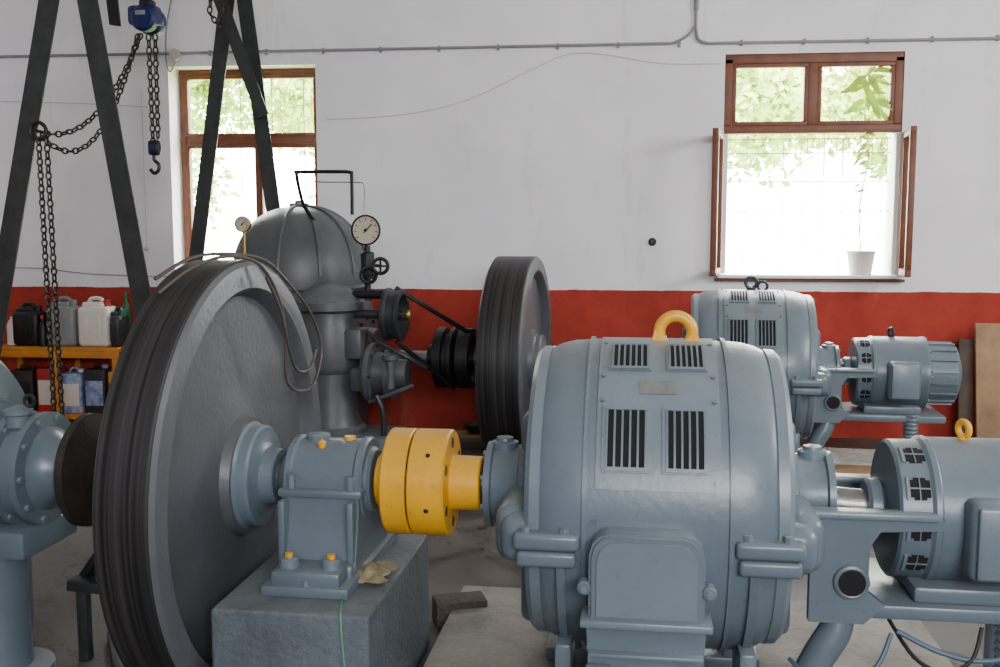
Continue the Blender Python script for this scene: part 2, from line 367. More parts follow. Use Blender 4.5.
b.tube([(-6,WY-.01,1.27),(-4.8,WY-.01,1.29),(-4.2,WY-.01,1.24),(-3.5,WY-.01,1.22)],.004,PIPEM,6)
b.done('loose_wall_cable')
b=B(); b.cyl((-3.72,WY-.02,1.45),(-3.72,WY-.02,2.72),.003,POT,seg=8); b.sphere((-3.72,WY-.03,1.45),.02,POT); b.done('hanging_cord')
b=B(); b.lathe((.36,WY,1.51),(0,-1,0),[(0,.032),(.02,.03),(.022,.02),(.04,.015),(.04,0)],BLACK,20); b.done('wall_knob')

# ------------------------------------------------------------------ machine builders
def flywheel(name,loc,rz,z0,R,t,facem=GREY):
    b=B(); o=(0,0,z0)
    b.lathe(o,(1,0,0),[(-t+.012,R-.012),(-t+.018,R),(-.018,R),(-.012,R-.006)],RIM,128)
    b.lathe(o,(1,0,0),[(-.012,R-.006),(0,R-.02),(0,R-.095),(-.008,R-.105),(-.055,R-.125),(-.06,R-.15),(-.05,.30),(-.04,.21),(-.01,.20),(-.005,0)],facem,128)
    b.lathe(o,(1,0,0),[(-t+.012,R-.012),(-t,R-.03),(-t,R-.10),(-t+.04,R-.135),(-t+.045,.21),(-t+.01,.20),(-t+.005,0)],facem,128)
    hm=BLUE if R>.72 else GREY
    b.lathe(o,(1,0,0),[(-.02,.2),(-.005,.18),(.0,.176),(.03,.174),(.038,.166),(.04,.12),(.05,.10),(.09,.095),(.095,.09),(.095,.0)],hm,64)
    b.lathe(o,(1,0,0),[(-t+.02,.2),(-t,.17),(-t-.03,.165),(-t-.04,.11),(-t-.08,.095),(-t-.08,0)],hm,64)
    return b.done(name,loc,rz,origin=(0,0,z0))

def grille(b,u0,u1,p0,p1,r,zc,n=5,fr=.014):
    b.patch(u0-fr,u1+fr,p0-fr*110,p1+fr*110,r-.01,r+.006,BLUE2,zc)
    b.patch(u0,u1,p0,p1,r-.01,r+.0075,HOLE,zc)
    for i in range(n+1):
        uu=u0+(u1-u0)*i/n
        b.patch(uu-.003,uu+.003,p0,p1,r,r+.011,BLUE,zc)
    b.patch(u0-.004,u1+.004,p1-.2,p1+1.0,r,r+.012,BLUE2,zc); b.patch(u0-.004,u1+.004,p0-1.0,p0+.2,r,r+.012,BLUE2,zc)

def generator(name,loc,rz,uc,z0,zb,eye):
    b=B(); o=(uc,0,z0); h=.365
    prof=[(-h,.30),(-h,.425),(-h+.008,.44),(-h+.03,.462),(-h+.06,.476),(-h+.10,.486),(-.21,.49),(.21,.49),(h-.10,.486),(h-.06,.476),(h-.03,.462),(h-.008,.44),(h,.425),(h,.30)]
    b.lathe(o,(1,0,0),prof,BLUE,128)
    for sgn in (-1,1):
        b.lathe(o,(1,0,0),[(sgn*.205-.006,.488),(sgn*.205-.006,.499),(sgn*.205+.006,.499),(sgn*.205+.006,.488)],BLUE,128)
        b.lathe(o,(1,0,0),[(sgn*(h-.01),.38),(sgn*(h+.012),.40),(sgn*(h+.015),.45),(sgn*(h-.0),.464),(sgn*(h-.03),.466),(sgn*(h-.035),.45)],BLUE2,128)
    b.patch(uc-.175,uc+.175,14,100,.485,.4965,BLUE2,z0,24)
    for (a,c) in ((-.150,-.03),(.02,.135)):
        grille(b,uc+a+.005,uc+c-.005,21,41,.4965,z0,5)
        grille(b,uc+a+.015,uc+c-.0,60,76,.4965,z0,6,.01)
    b.patch(uc-.055,uc+.055,48,54,.494,.4985,PLATE,z0,6)
    for u in (-.16,.16):
        for p in (17,45,56,79):
            a=math.radians(p); n=Vector((0,-math.cos(a),math.sin(a)))
            b.bolt(Vector(o)+Vector((u,0,0))+n*.497,n,.007,.006,BLUE)
    for sgn in (-1,1):
        ax=(sgn,0,0)
        b.lathe(o,ax,[(h-.01,.42),(h+.012,.38),(h+.02,.30),(h+.035,.22),(h+.05,.17),(h+.05,0)],BLUE,64)
        b.lathe(o,ax,[(h+.04,.155),(h+.07,.15),(h+.075,.135),(h+.10,.13),(h+.16,.128),(h+.165,.142),(h+.185,.142),(h+.19,.10),(h+.195,.05),(h+.195,0)],BLUE,48)
        b.boltring(Vector(o)+Vector((sgn*(h+.185),0,0)),ax,.122,8,.009,.01,BLUE2,.5)
        b.lathe(Vector(o)+Vector((sgn*(h+.13),0,.10)),(0,0,1),[(0,.05),(.045,.045),(.05,.03),(.06,.028),(.065,0)],BLUE,20)
        b.box((uc+sgn*(h+.055),0,z0-.05),(.11,.80,.17),BLUE,.045,seg=4)
        b.box((uc+sgn*(h+.03),0,z0-.10),(.08,.15,.70),BLUE,.03,seg=3)
        for yy in (-1,1):
            b.box((uc+sgn*(h-.055),yy*.475,z0-.035),(.19,.075,.05),BLUE,.014,seg=3)
            b.box((uc+sgn*(h-.055),yy*.478,z0-.085),(.17,.07,.045),BLUE,.012,seg=3)
            for k in (-.06,.05): b.bolt((uc+sgn*(h-.055)+k,yy*.487,z0-.012),(0,0,1),.014,.018,BLUE2)
            b.box((uc+sgn*(h+.02),yy*.40,z0-.05),(.13,.13,.14),BLUE,.045,seg=4)
    for sgn in (-1,1):
        b.patch(uc+sgn*.27-.012,uc+sgn*.27+.012,-70,-12,.48,.503,BLUE,z0,16)
    ut=uc-.028
    yF=-.57
    bm_=[( -.158,0),(-.158,.18),(-.148,.215),(-.128,.235),(-.10,.242),(.10,.242),(.128,.235),(.148,.215),(.158,.18),(.158,0)]
    zt=z0-.225
    b.extrude([(ut+x,-.42,zt+z) for x,z in bm_],(0,yF+.42,0),BLUE)
    b.extrude([(ut+x*.95,yF,zt+.005+z*.96) for x,z in bm_],(0,-.012,0),BLUE)
    b.extrude([(ut+x*.86,yF-.010,zt+.015+z*.86) for x,z in bm_],(0,-.008,0),BLUE2)
    b.box((ut,yF+.03,zt-.005),(.36,.12,.022),BLUE2,.006)
    for sgn in (-1,1):
        b.cyl((ut+sgn*.17,yF-.012,zt+.09),(ut+sgn*.17,yF+.03,zt+.09),.020,BLUE,ch=.004)
        b.bolt((ut+sgn*.17,yF-.012,zt+.09),(0,-1,0),.010,.008,BLUE2)
    b.extrude([(ut-.165,-.40,zt-.01),(ut+.165,-.40,zt-.01),(ut+.155,-.40,zt-.22),(ut-.155,-.40,zt-.22)],(0,yF+.42,0),BLUE)
    b.box((ut,-.50,zt-.10),(.315,.16,.012),BLUE2,.004)
    for sgn in (-1,1):
        b.box((ut+sgn*.13,yF+.0,zt-.155),(.07,.03,.05),BLUE,.008); b.bolt((ut+sgn*.13,yF-.015,zt-.155),(0,-1,0),.013,.01,BLUE2)
    for yy in (-1,1):
        b.box((uc,yy*.30,zb+.025),(.74,.30,.05),BLUE,.01)
        for sgn in (-1,0,1): 
            b.box((uc+sgn*.27,yy*.27,zb+.16),(.05,.22,.26),BLUE,.01)
    if eye=='big':
        zt=z0+.49; e=uc+.058
        b.torus((e,-.02,zt+.03),(0,1,0),.052,.019,YEL,32,12)
        b.extrude([(e-.082,-.038,zt-.02),(e+.082,-.038,zt-.02),(e+.066,-.038,zt+.04),(e+.04,-.038,zt+.015),(e+.018,-.038,zt+.0),(e-.018,-.038,zt+.0),(e-.04,-.038,zt+.015),(e-.066,-.038,zt+.04)],(0,.036,0),YEL)
    else:
        b.torus((uc,0,z0+.49+.05),(0,1,0),.035,.012,DGREY,24,10); b.cyl((uc,0,z0+.48),(uc,0,z0+.51),.03,DGREY)
        b.torus((uc+.07,-.02,z0+.52),(0,1,0),.03,.009,DGREY,20,8)
    return b.done(name,loc,rz,origin=(uc,0,zb))

def exciter(name,loc,rz,u0,z0,zb,eyecol):
    b=B(); o=(u0,0,z0)
    b.lathe(o,(1,0,0),[(-.01,.0),(-.01,.10),(0,.16),(.0,.205),(.008,.215),(.09,.218),(.10,.228),(.115,.23),(.12,.226),(.40,.226),(.41,.23),(.43,.23),(.435,.20),(.44,.19),(.60,.185),(.615,.17),(.62,.12),(.64,.10),(.65,.0)],BLUE,96)
    for p in (62,30,-2,-34):
        for k,(q0,q1) in enumerate(((-9,-7),(-7,7),(7,9))):
            e=.0 if k==1 else .012
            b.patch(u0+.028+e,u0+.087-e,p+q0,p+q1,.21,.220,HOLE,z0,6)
        b.patch(u0+.018,u0+.028,p-9,p+9,.21,.223,BLUE2,z0,6)
        b.patch(u0+.055,u0+.058,p-9,p+9,.21,.2225,BLUE2,z0,8); b.patch(u0+.028,u0+.087,p-.6,p+.6,.21,.2225,BLUE2,z0,2)
    for i in range(9):
        b.patch(u0+.445,u0+.60,-80+i*22,-77+i*22,.18,.2,BLUE,z0,3)
    b.boltring((u0+.432,0,z0),(1,0,0),.215,8,.01,.012,BLUE2)
    b.box((u0+.27,-.25,z0-.02),(.19,.10,.24),BLUE,.03,seg=3); b.box((u0+.27,-.302,z0-.02),(.16,.02,.21),BLUE2,.012,seg=2)
    b.box((u0+.22,0,z0-.215),(.34,.40,.05),BLUE,.012)
    b.box((u0+.22,0,z0-.262),(.62,.46,.045),BLUE,.01)
    for yy,th in ((-.20,-.035),(.20,.035)):
        b.extrude([(u0-.30,yy,z0+.03),(u0+.12,yy,z0+.02),(u0+.12,yy,z0-.005),(u0-.06,yy,z0-.015),(u0-.09,yy,z0-.06),(u0-.09,yy,z0-.20),(u0-.04,yy,z0-.24),(u0-.10,yy,z0-.30),(u0-.26,yy,z0-.30),(u0-.26,yy,z0-.05)],(0,th,0),BLUE)
        b.box((u0-.10,yy+th*.6,z0+.035),(.40,.07,.02),BLUE2,.006)
    b.cyl((u0-.14,-.236,z0-.17),(u0-.14,-.25,z0-.17),.040,HOLE,seg=24); b.torus((u0-.14,-.24,z0-.17),(0,1,0),.044,.010,BLUE,24,8)
    b.tube([(u0-.17,-.17,z0-.25),(u0-.17,-.19,z0-.33),(u0-.22,-.20,z0-.42),(u0-.30,-.20,zb+.05)],.05,BLUE,14)
    b.cyl((u0+.33,-.20,zb),(u0+.33,-.20,z0-.27),.038,BLUE,ch=.005); b.cyl((u0+.33,-.20,zb),(u0+.33,-.20,zb+.03),.06,BLUE)
    for k in range(14): b.torus((u0+.33,-.20,zb+.06+k*.026),(0,0,1),.038,.008,BLUE,20,6)
    b.cyl((u0+.42,.18,zb),(u0+.42,.18,z0-.27),.035,BLUE)
    b.torus((u0+.23,0,z0+.226+.03),(.9,.4,0),.024,.010,eyecol,24,10); b.cyl((u0+.23,0,z0+.22),(u0+.23,0,z0+.24),.018,eyecol)
    b.cyl((u0-.17,0,z0+.01),(u0,0,z0),.05,STEEL,ch=.004); b.cyl((u0-.06,0,z0),(u0-.01,0,z0),.09,BLUE,ch=.01)
    return b.done(name,loc,rz,origin=(u0,0,zb))

# ------------------------------------------------------------------ near unit
NL=(-1.200,3.292,0); NR=math.radians(-2.0); Z0=.755
flywheel('flywheel',NL,NR,Z0,.745,.19)

b=B()
b.cyl((-.99,0,Z0),(-.28,0,Z0),.05,STEEL,ch=.004,seg=32); 
b.cyl((.095,0,Z0),(.17,0,Z0),.05,GREY,seg=32); b.cyl((.105,0,Z0),(.15,0,Z0),.066,GREY,ch=.006,seg=32)
b.cyl((.78,0,Z0),(.83,0,Z0),.04,STEEL,seg=32)
b.done('drive_shaft',NL,NR)

b=B(); b.box((.275,-.02,.225),(.50,.86,.45),CONC,.012,seg=3); b.done('bearing_plinth',NL,NR)
def pillow(name,u0,u1,z0,zb):
    b=B(); um=(u0+u1)/2; w=u1-u0; r=.138
    sec=[]
    for i in range(17):
        a=math.radians(180*i/16); sec.append((r*math.cos(a),z0+r*math.sin(a)))
    sec=[(.20,zb+.05),(.185,zb+.11),(.155,z0-.08),(.150,z0-.005)]+sec+[(-.150,z0-.005),(-.155,z0-.08),(-.185,zb+.11),(-.20,zb+.05)]
    b.extrude([(u0+.022,y,z) for y,z in sec],(w-.044,0,0),BLUE)
    b.box((um,0,z0-.015),(w-.02,.33,.03),BLUE,.01)
    for sy in (-1,1):
        for k in (-1,1):
            b.bolt((um+k*.10,sy*.148,z0),(0,0,1),.014,.045,BLUE2)
            b.box((um+k*.115,sy*.185,z0-.13),(.022,.05,.20),BLUE,.006)
    b.cyl((u0,0,z0),(u0+.04,0,z0),.112,BLUE,seg=40,ch=.01); b.cyl((u1-.04,0,z0),(u1,0,z0),.112,BLUE,seg=40,ch=.01)
    b.cyl((u0+.018,0,z0),(u0+.05,0,z0),.146,BLUE,seg=40,ch=.008); b.cyl((u1-.05,0,z0),(u1-.018,0,z0),.146,BLUE,seg=40,ch=.008)
    b.lathe((um-.05,0,z0+r-.01),(0,0,1),[(0,.04),(.02,.04),(.025,.035),(.03,0)],BLUE2,20)
    b.lathe((um-.02,-.06,z0+r-.02),(0,0,1),[(0,.012),(.018,.014),(.03,0)],YEL,12)
    b.lathe((um+.06,0,z0+r-.01),(0,0,1),[(0,.02),(.02,.02),(.022,0)],YEL,20)
    b.box((um,0,zb+.0175),(w-.02,.66,.035),BLUE,.008)
    b.box((um,0,zb+.05),(w-.05,.46,.05),BLUE,.015)
    for sy in (-1,1):
        b.box((um,sy*.25,zb+.055),(w-.08,.14,.05),BLUE,.012)
        for k in (-1,1):
            b.lathe((um+k*.07,sy*.26,zb+.075),(0,0,1),[(0,.034),(.03,.03),(.035,.024),(.035,0)],BLUE2,20)
            b.bolt((um+k*.07,sy*.26,zb+.11),(0,0,1),.013,.014,YEL)
        b.bolt((um,sy*.31,zb+.035),(0,0,1),.016,.02,BLUE2)
    return b.done(name,NL,NR)
pillow('pillow_block_bearing',.13,.435,Z0,.45)

b=B(); o=(0,0,Z0)
b.lathe(o,(1,0,0),[(.445,0),(.445,.085),(.45,.09),(.48,.09),(.485,.172),(.491,.178),(.566,.178),(.570,.174),(.570,.05)],YEL,96)
b.lathe(o,(1,0,0),[(.576,.05),(.576,.174),(.580,.178),(.69,.178),(.697,.172),(.697,.10),(.70,.092),(.795,.09),(.80,.085),(.80,.0)],YEL,96)
b.lathe(o,(1,0,0),[(.568,.165),(.578,.165)],BLACK,60)
for i in range(6):
    a=2*math.pi*(i+.5)/6; y=.135*math.cos(a); z=Z0+.135*math.sin(a)
    b.cyl((.690,y,z),(.6985,y,z),.018,DGREY,seg=16)
for i in range(6):
    a=math.pi*2*(i+.3)/6
    n=Vector((0,math.cos(a),math.sin(a))); b.cyl(Vector((.64,0,Z0))+n*.170,Vector((.64,0,Z0))+n*.1788,.008,BLACK,seg=12)
b.done('shaft_coupling',NL,NR)

b=B(); b.box((1.50,.12,.04),(1.85,1.5,.08),SLAB,.012); b.done('generator_plinth',NL,NR)
generator('electric_generator',NL,NR,1.37,Z0,.08,'big')
exciter('exciter_dynamo',NL,NR,2.09,Z0-.03,.08,YEL)
b=B()
b.tube([(1.78,-.22,.30),(1.86,-.30,.26),(2.0,-.32,.32),(2.06,-.28,.42)],.007,BLUECAB)
b.tube([(2.08,-.26,.42),(2.2,-.28,.37),(2.32,-.3,.36),(2.5,-.28,.40)],.008,BLUECAB)
b.tube([(2.06,-.2,.45),(2.12,-.3,.36),(2.2,-.32,.33),(2.28,-.30,.36),(2.32,-.25,.44)],.006,BLACK)
b.done('generator_cable',NL,NR)

b=B()
pts=[(-.13,-.40,1.41),(-.08,-.28,1.48),(-.02,-.14,1.515),(.03,.02,1.48),(.05,.15,1.34),(.05,.19,1.18),(.04,.22,1.06),(.04,.33,1.00),(.04,.50,.99),(.04,.60,1.06),(.04,.62,1.15),(.04,.50,1.28),(.04,.28,1.40),(.02,.08,1.497),(-.05,-.08,1.522),(-.11,-.22,1.51),(-.17,-.34,1.45)]
b.tube(pts,.006,RUBBER,8,8)
pts=[(.05,.02,1.44),(.06,.13,1.31),(.06,.21,1.16),(.055,.30,1.08),(.055,.44,1.07),(.05,.53,1.13)]
b.tube(pts,.0055,RUBBER,8,8)
b.done('rubber_cable',NL,NR)

b=B(); o=(0,0,Z0)
b.lathe(o,(1,0,0),[(-.64,.0),(-.64,.17),(-.635,.19),(-.625,.2),(-.60,.2),(-.595,.17),(-.57,.1),(-.56,0)],RUST,64)
b.done('belt_pulley',NL,NR)
b=B()
b.lathe(o,(1,0,0),[(-1.0,.0),(-1.0,.15),(-.97,.165),(-.90,.17),(-.89,.205),(-.86,.205),(-.855,.175),(-.80,.175),(-.795,.20),(-.77,.20),(-.765,.15),(-.74,.12),(-.70,.10),(-.68,.095),(-.68,0)],BLUE,64)
b.boltring((-.77,0,Z0),(1,0,0),.18,10,.012,.015,BLUE2); b.boltring((-.86,0,Z0),(1,0,0),.188,10,.012,.012,BLUE2,.5)
b.lathe((-.84,-.06,Z0+.16),(0,0,1),[(0,.04),(.04,.04),(.045,.05),(.06,.05),(.07,.02),(.08,0)],BLUE2,20)
b.torus((-.80,-.05,Z0+.25),(0,1,0),.02,.006,DGREY,16,6)
b.box((-.90,0,Z0-.24),(.26,.34,.10),BLUE,.015)
b.lathe((-.95,-.05,0),(0,0,1),[(0,.17),(.03,.17),(.04,.10),(.30,.09),(.46,.10),(.48,.14),(.51,.14),(.51,0)],BLUE,32)
b.done('turbine_bearing_pedestal',NL,NR)
b=B()
b.lathe(o,(1,0,0),[(-1.5,0),(-1.5,.32),(-1.45,.44),(-1.32,.49),(-1.15,.46),(-1.08,.40),(-1.05,.30),(-1.04,.18),(-1.04,0)],BLUE,64)
b.boltring((-1.055,0,Z0),(1,0,0),.27,14,.014,.02,BLUE2)
b.box((-1.28,0,.17),(.4,.7,.34),BLUE,.02)
b.done('water_turbine',NL,NR)
b=B()
def bar(p,q,w,t,m):
    p=Vector(p);q=Vector(q);d=q-p;L=d.length; M=d.to_track_quat('Z','Y').to_matrix().to_4x4(); M.translation=(p+q)/2
    t_=B(); t_.box((0,0,0),(w,t,L),m,.004); b.raw(t_.v,t_.f,m,M)
bar((-.74,.15,.30),(-.46,.0,.62),.05,.03,DGREY); bar((-.76,.1,.30),(-.42,.1,.28),.09,.04,DGREY)
bar((-.72,.1,0),(-.72,.1,.30),.04,.04,DGREY); bar((-.46,.1,0),(-.46,.1,.28),.04,.04,BLUE); bar((-.72,.3,.02),(-.40,-.2,.02),.05,.04,DGREY)
bar((-.50,.06,.55),(-.50,.06,.28),.03,.03,DGREY)
b.done('belt_guard_frame',NL,NR)

# ------------------------------------------------------------------ far unit
FL=(-.450,6.749,0); FR=math.radians(-5.0); ZF=.72
flywheel('flywheel',FL,FR,ZF,.705,.29)
b=B(); b.cyl((-1.30,0,ZF),(-.38,0,ZF),.045,STEEL); b.cyl((.095,0,ZF),(.86,0,ZF),.045,DGREY); b.cyl((.10,0,ZF),(.30,0,ZF),.06,BLACK,ch=.01)
b.done('drive_shaft',FL,FR)
generator('electric_generator',FL,FR,1.40,ZF,.06,'small')
exciter('exciter_dynamo',FL,FR,2.04,ZF-.02,.06,DGREY)
b=B(); b.box((1.6,.0,.03),(2.1,1.3,.06),SLAB,.01); b.done('generator_plinth',FL,FR)
b=B(); b.box((.48,0,.20),(.36,.7,.40),CONC,.012); b.done('bearing_plinth',FL,FR)
_nl,_nr=NL,NR; NL,NR=FL,FR
pillow('pillow_block_bearing',.35,.62,ZF,.40)
NL,NR=_nl,_nr
b=B(); o=(0,0,ZF); 
b.lathe(o,(1,0,0),[(.66,0),(.66,.08),(.69,.08),(.69,.16),(.80,.16),(.80,.08),(.86,.08),(.86,0)],YEL,48); b.done('shaft_coupling',FL,FR)
b=B()
b.lathe(o,(1,0,0),[(-.54,.05),(-.54,.20),(-.535,.21),(-.45,.21),(-.445,.20),(-.45,.16),(-.48,.15),(-.48,.05)],BLACK,64)
b.lathe(o,(1,0,0),[(-.70,.05),(-.70,.20),(-.695,.21),(-.64,.21),(-.635,.2),(-.635,.17),(-.60,.17),(-.60,.2),(-.595,.21),(-.57,.21),(-.565,.2),(-.565,.05)],BLACK,64)
b.lathe(o,(1,0,0),[(-.76,.05),(-.76,.09),(-.44,.09),(-.44,.05)],BLACK,32)
b.done('belt_pulley',FL,FR)
b=B()
du,dy=-1.75,.12
o=(du,dy,0)
pr=[(0,.45),(.06,.47),(1.18,.475)]
for i in range(17):
    a=math.radians(90*i/16); pr.append((1.24+.53*math.sin(a)**.92,.48*max(0,math.cos(a))**.85))
b.lathe(o,(0,0,1),pr,GREY,72)
b.torus((du,dy,1.20),(0,0,1),.48,.018,GREY,72,10)
for k in range(5):
    an=math.radians(-86+k*34); pts=[]
    for i in range(14):
        a=math.radians(4+84*i/13); pts.append((du+.483*math.cos(a)**.85*math.cos(an),dy+.483*math.cos(a)**.85*math.sin(an),1.24+.533*math.sin(a)**.92))
    b.tube(pts,.012,GREY,8,3)
b.lathe((du,dy,1.76),(0,0,1),[(0,.07),(.03,.07),(.035,.03),(.05,.03),(.05,0)],GREY,24)
b.lathe((du+.23,dy-.05,ZF),(1,0,0),[(0,.5),(.12,.52),(.22,.46),(.27,.34),(.29,.2),(.36,.18),(.36,0)],GREY,64)
b.boltring((du+.505,dy-.05,ZF),(1,0,0),.26,12,.014,.02,DGREY)
b.done('water_turbine',FL,FR)
b=B()
cu,cyy=-1.34,-.40
b.box((cu+.16,cyy,.13),(.60,.5,.26),CONC,.012)
b.done('governor_plinth',FL,FR)
b=B()
b.lathe((cu,cyy,.26),(0,0,1),[(0,.24),(.03,.24),(.05,.21),(.12,.185),(.40,.175),(.42,.19),(.45,.195),(.70,.195),(.74,.18),(.80,.182),(.82,.225),(.87,.225),(.88,.21),(.93,.17),(.97,.12),(1.0,0)],GREY,48)
b.boltring((cu,cyy,1.13),(0,0,1),.205,12,.011,.015,GREY)
b.box((cu+.20,cyy-.04,.86),(.12,.18,.20),GREY,.02); b.box((cu+.24,cyy+.0,.62),(.16,.2,.16),GREY,.03)
pu,pz=cu+.46,1.05
b.cyl((cu+.1,cyy,pz),(pu+.08,cyy,pz),.03,DGREY)
b.lathe((pu-.07,cyy,pz),(1,0,0),[(0,.03),(0,.16),(.01,.175),(.03,.175),(.04,.16),(.09,.16),(.10,.17),(.115,.17),(.12,.158),(.12,.13),(.06,.12),(.06,.03)],DGREY,48)
b.lathe((pu+.05,cyy,pz),(1,0,0),[(0,.03),(.04,.03),(.05,.02),(.05,0)],BRASS,20)
b.lathe((cu+.26,cyy,.66),(1,0,0),[(0,.0),(0,.18),(.03,.20),(.06,.20),(.07,.14),(.14,.13),(.15,.17),(.19,.17),(.20,.1),(.28,.09),(.28,0)],GREY,40)
b.boltring((cu+.32,cyy,.66),(1,0,0),.18,8,.012,.015,DGREY)
b.tube([(cu+.28,cyy-.05,.93),(cu+.40,cyy-.08,.86),(cu+.56,cyy-.08,.78),(cu+.66,cyy,.70)],.016,DGREY)
b.tube([(cu+.3,cyy-.1,.48),(cu+.45,cyy-.12,.54),(cu+.6,cyy-.1,.60)],.014,GREY)
b.lathe((cu+.46,cyy-.14,.58),(0,0,1),[(0,.03),(.18,.03),(.19,.05),(.22,.05),(.22,0)],GREY,16)
b.tube([(cu+.40,cyy-.10,.26),(cu+.40,cyy-.12,.43),(cu+.36,cyy-.12,.53)],.02,DGREY)
b.tube([(pu,cyy,pz+.175),(cu+.86,-.1,ZF+.20),(cu+.90,-.05,ZF+.19)],.008,BLACK,6,1,2.0)
b.tube([(pu,cyy,pz-.175),(cu+.78,-.1,ZF-.2)],.008,BLACK,6,1,2.0)
du+=.20
b.tube([(du+.00,cyy+.3,1.66),(du+.0,cyy+.1,1.78),(du+.0,cyy,1.96),(du+.02,cyy,1.98),(du+.27,cyy,1.98),(du+.37,cyy,1.975),(du+.38,cyy,1.95),(du+.38,cyy,1.70)],.012,BLACK,10,6)
b.tube([(du+.10,cyy,1.99),(du+.12,cyy,1.92),(du+.40,cyy,1.91),(du+.46,cyy,1.89),(du+.46,cyy,1.75)],.004,STEEL,6)
def gauge(c,r):
    c=Vector(c)
    b.lathe(c,(0,-1,0),[(-.03,0),(-.03,r*.9),(0,r),(.012,r),(.014,r*.9),(.006,r*.88)],BRASS if r<.07 else BLACK,40)
    b.lathe(c,(0,-1,0),[(.007,r*.9),(.007,0)],DIAL,40)
    for k in range(9):
        an=math.radians(-130+k*32.5); q=c+Vector((math.sin(an)*r*.72,-.009,math.cos(an)*r*.72)); b.box(q,(r*.05,.002,r*.16),BLACK,0,rot=(0,an,0))
    b.box(c+Vector((r*.15,-.010,r*.12)),(r*.07,.003,r*.8),BLACK,0,rot=(0,.8,0)); b.cyl(c+Vector((0,-.008,0)),c+Vector((0,-.014,0)),r*.1,BLACK,seg=12)
gx=cu+.27
gauge((gx,cyy-.02,1.60),.10); b.cyl((gx,cyy,1.14),(gx,cyy,1.50),.02,BLACK)
b.cyl((gx,cyy,1.28),(gx,cyy,1.46),.045,BLACK,ch=.01)
for zz,dx in ((1.37,.12),(1.31,.04)):
    b.torus((gx+dx,cyy-.10,zz),(.3,-1,0),.048,.012,BLACK,24,8); b.cyl((gx+dx,cyy-.10,zz),(gx+dx*.5,cyy,zz),.012,BLACK); 
    b.box((gx+dx,cyy-.10,zz),(.09,.01,.012),BLACK,0); b.box((gx+dx,cyy-.10,zz),(.012,.01,.09),BLACK,0)
b.cyl((gx-.10,cyy,1.18),(gx+.14,cyy,1.18),.03,BLACK,ch=.005)
gauge((du-.40,cyy+.02,1.64),.055); b.cyl((du-.40,cyy+.04,1.38),(du-.40,cyy+.04,1.59),.012,BRASS)
b.done('turbine_governor',FL,FR)

# ------------------------------------------------------------------ gantry
b=B()
def gp(a,bb,z): x,y=ground(a,bb); return Vector((x,y,z))
def angle_iron(p,q,w,n):
    p=Vector(p);q=Vector(q); d=(q-p).normalized(); n=Vector(n); n=(n-d*n.dot(d)).normalized(); s_=d.cross(n)
    t=.012
    for (A,Bv,wa,wb) in ((s_,n,w,t),(n,s_,w*.8,t)):
        c=[-A*wa/2-Bv*wb/2, A*wa/2-Bv*wb/2, A*wa/2+Bv*wb/2, -A*wa/2+Bv*wb/2]
        sh=(Vector((0,0,0)) if A is s_ else s_*(w/2)-n*(w*.4))
        vs=[p+x+sh for x in c]+[q+x+sh for x in c]
        b.raw(vs,[[3,2,1,0],[4,5,6,7],[0,1,5,4],[1,2,6,5],[2,3,7,6],[3,0,4,7]],GANTRY)
vn=Vector((0,-1,0))
ZB=3.39
angle_iron(gp(-2.53,6.0,ZB),gp(-3.26,6.0,0.01),.12,vn)
angle_iron(gp(-2.47,6.0,ZB),gp(-1.98,6.0,0.01),.12,vn)
angle_iron(gp(-2.03,7.7,ZB),gp(-2.54,7.7,0.01),.11,vn)
angle_iron(gp(-1.92,7.7,ZB),gp(-1.53,7.7,0.01),.11,vn)
angle_iron(gp(-2.10,7.6,ZB),gp(-1.77,7.6,2.45),.09,vn)
angle_iron(gp(-2.30,6.0,ZB),gp(-2.36,6.3,2.85),.07,vn)
p=gp(-2.55,5.85,ZB+.07); q=gp(-1.9,7.85,ZB+.07)
d=(q-p); M=d.to_track_quat('Z','Y').to_matrix().to_4x4(); M.translation=(p+q)/2
t_=B(); t_.box((0,0,0),(.16,.12,d.length),GANTRY,.004); b.raw(t_.v,t_.f,GANTRY,M)
b.done('hoist_gantry')

def chain(b,pts,m,L=.055,r=.006,wd=.016):
    P=[Vector(p) for p in pts]
    d=[0]
    for i in range(1,len(P)): d.append(d[-1]+(P[i]-P[i-1]).length)
    n=int(d[-1]/(L*.72)); k=0
    for i in range(n):
        s_=d[-1]*(i+.5)/n
        while k<len(P)-2 and d[k+1]<s_: k+=1
        t=(s_-d[k])/(d[k+1]-d[k]); c=P[k].lerp(P[k+1],t); dr=(P[k+1]-P[k]).normalized()
        up=Vector((0,-1,0)) if abs(dr.y)<.9 else Vector((1,0,0)); e=dr.cross(up).normalized(); f=dr.cross(e)
        if i%2: e=f
        nn=dr.cross(e)
        vs=[];fs=[]
        S=10;T=5
        for a in range(S):
            an=2*math.pi*a/S; cx=math.cos(an);sx=math.sin(an)
            base=dr*(cx*L*.5*.9)+e*(sx*wd); out=(dr*cx+e*sx).normalized()
            for q_ in range(T):
                qa=2*math.pi*q_/T; vs.append(c+base+out*math.cos(qa)*r+nn*math.sin(qa)*r)
        for a in range(S):
            for q_ in range(T): fs.append([a*T+q_,a*T+(q_+1)%T,((a+1)%S)*T+(q_+1)%T,((a+1)%S)*T+q_])
        b.raw(vs,fs,m)
def sag(p,q,s_,n=16):
    p=Vector(p);q=Vector(q); return [p.lerp(q,i/n)-Vector((0,0,s_*4*(i/n)*(1-i/n))) for i in range(n+1)]
b=B()
hc=gp(-2.29,6.68,2.96)
hx,hy,hz=hc
b.lathe((hx,hy-.09,hz),(0,1,0),[(0,0),(0,.065),(.015,.085),(.07,.085),(.08,.07),(.12,.07),(.13,.09),(.17,.09),(.18,.07),(.18,0)],HOIST,32)
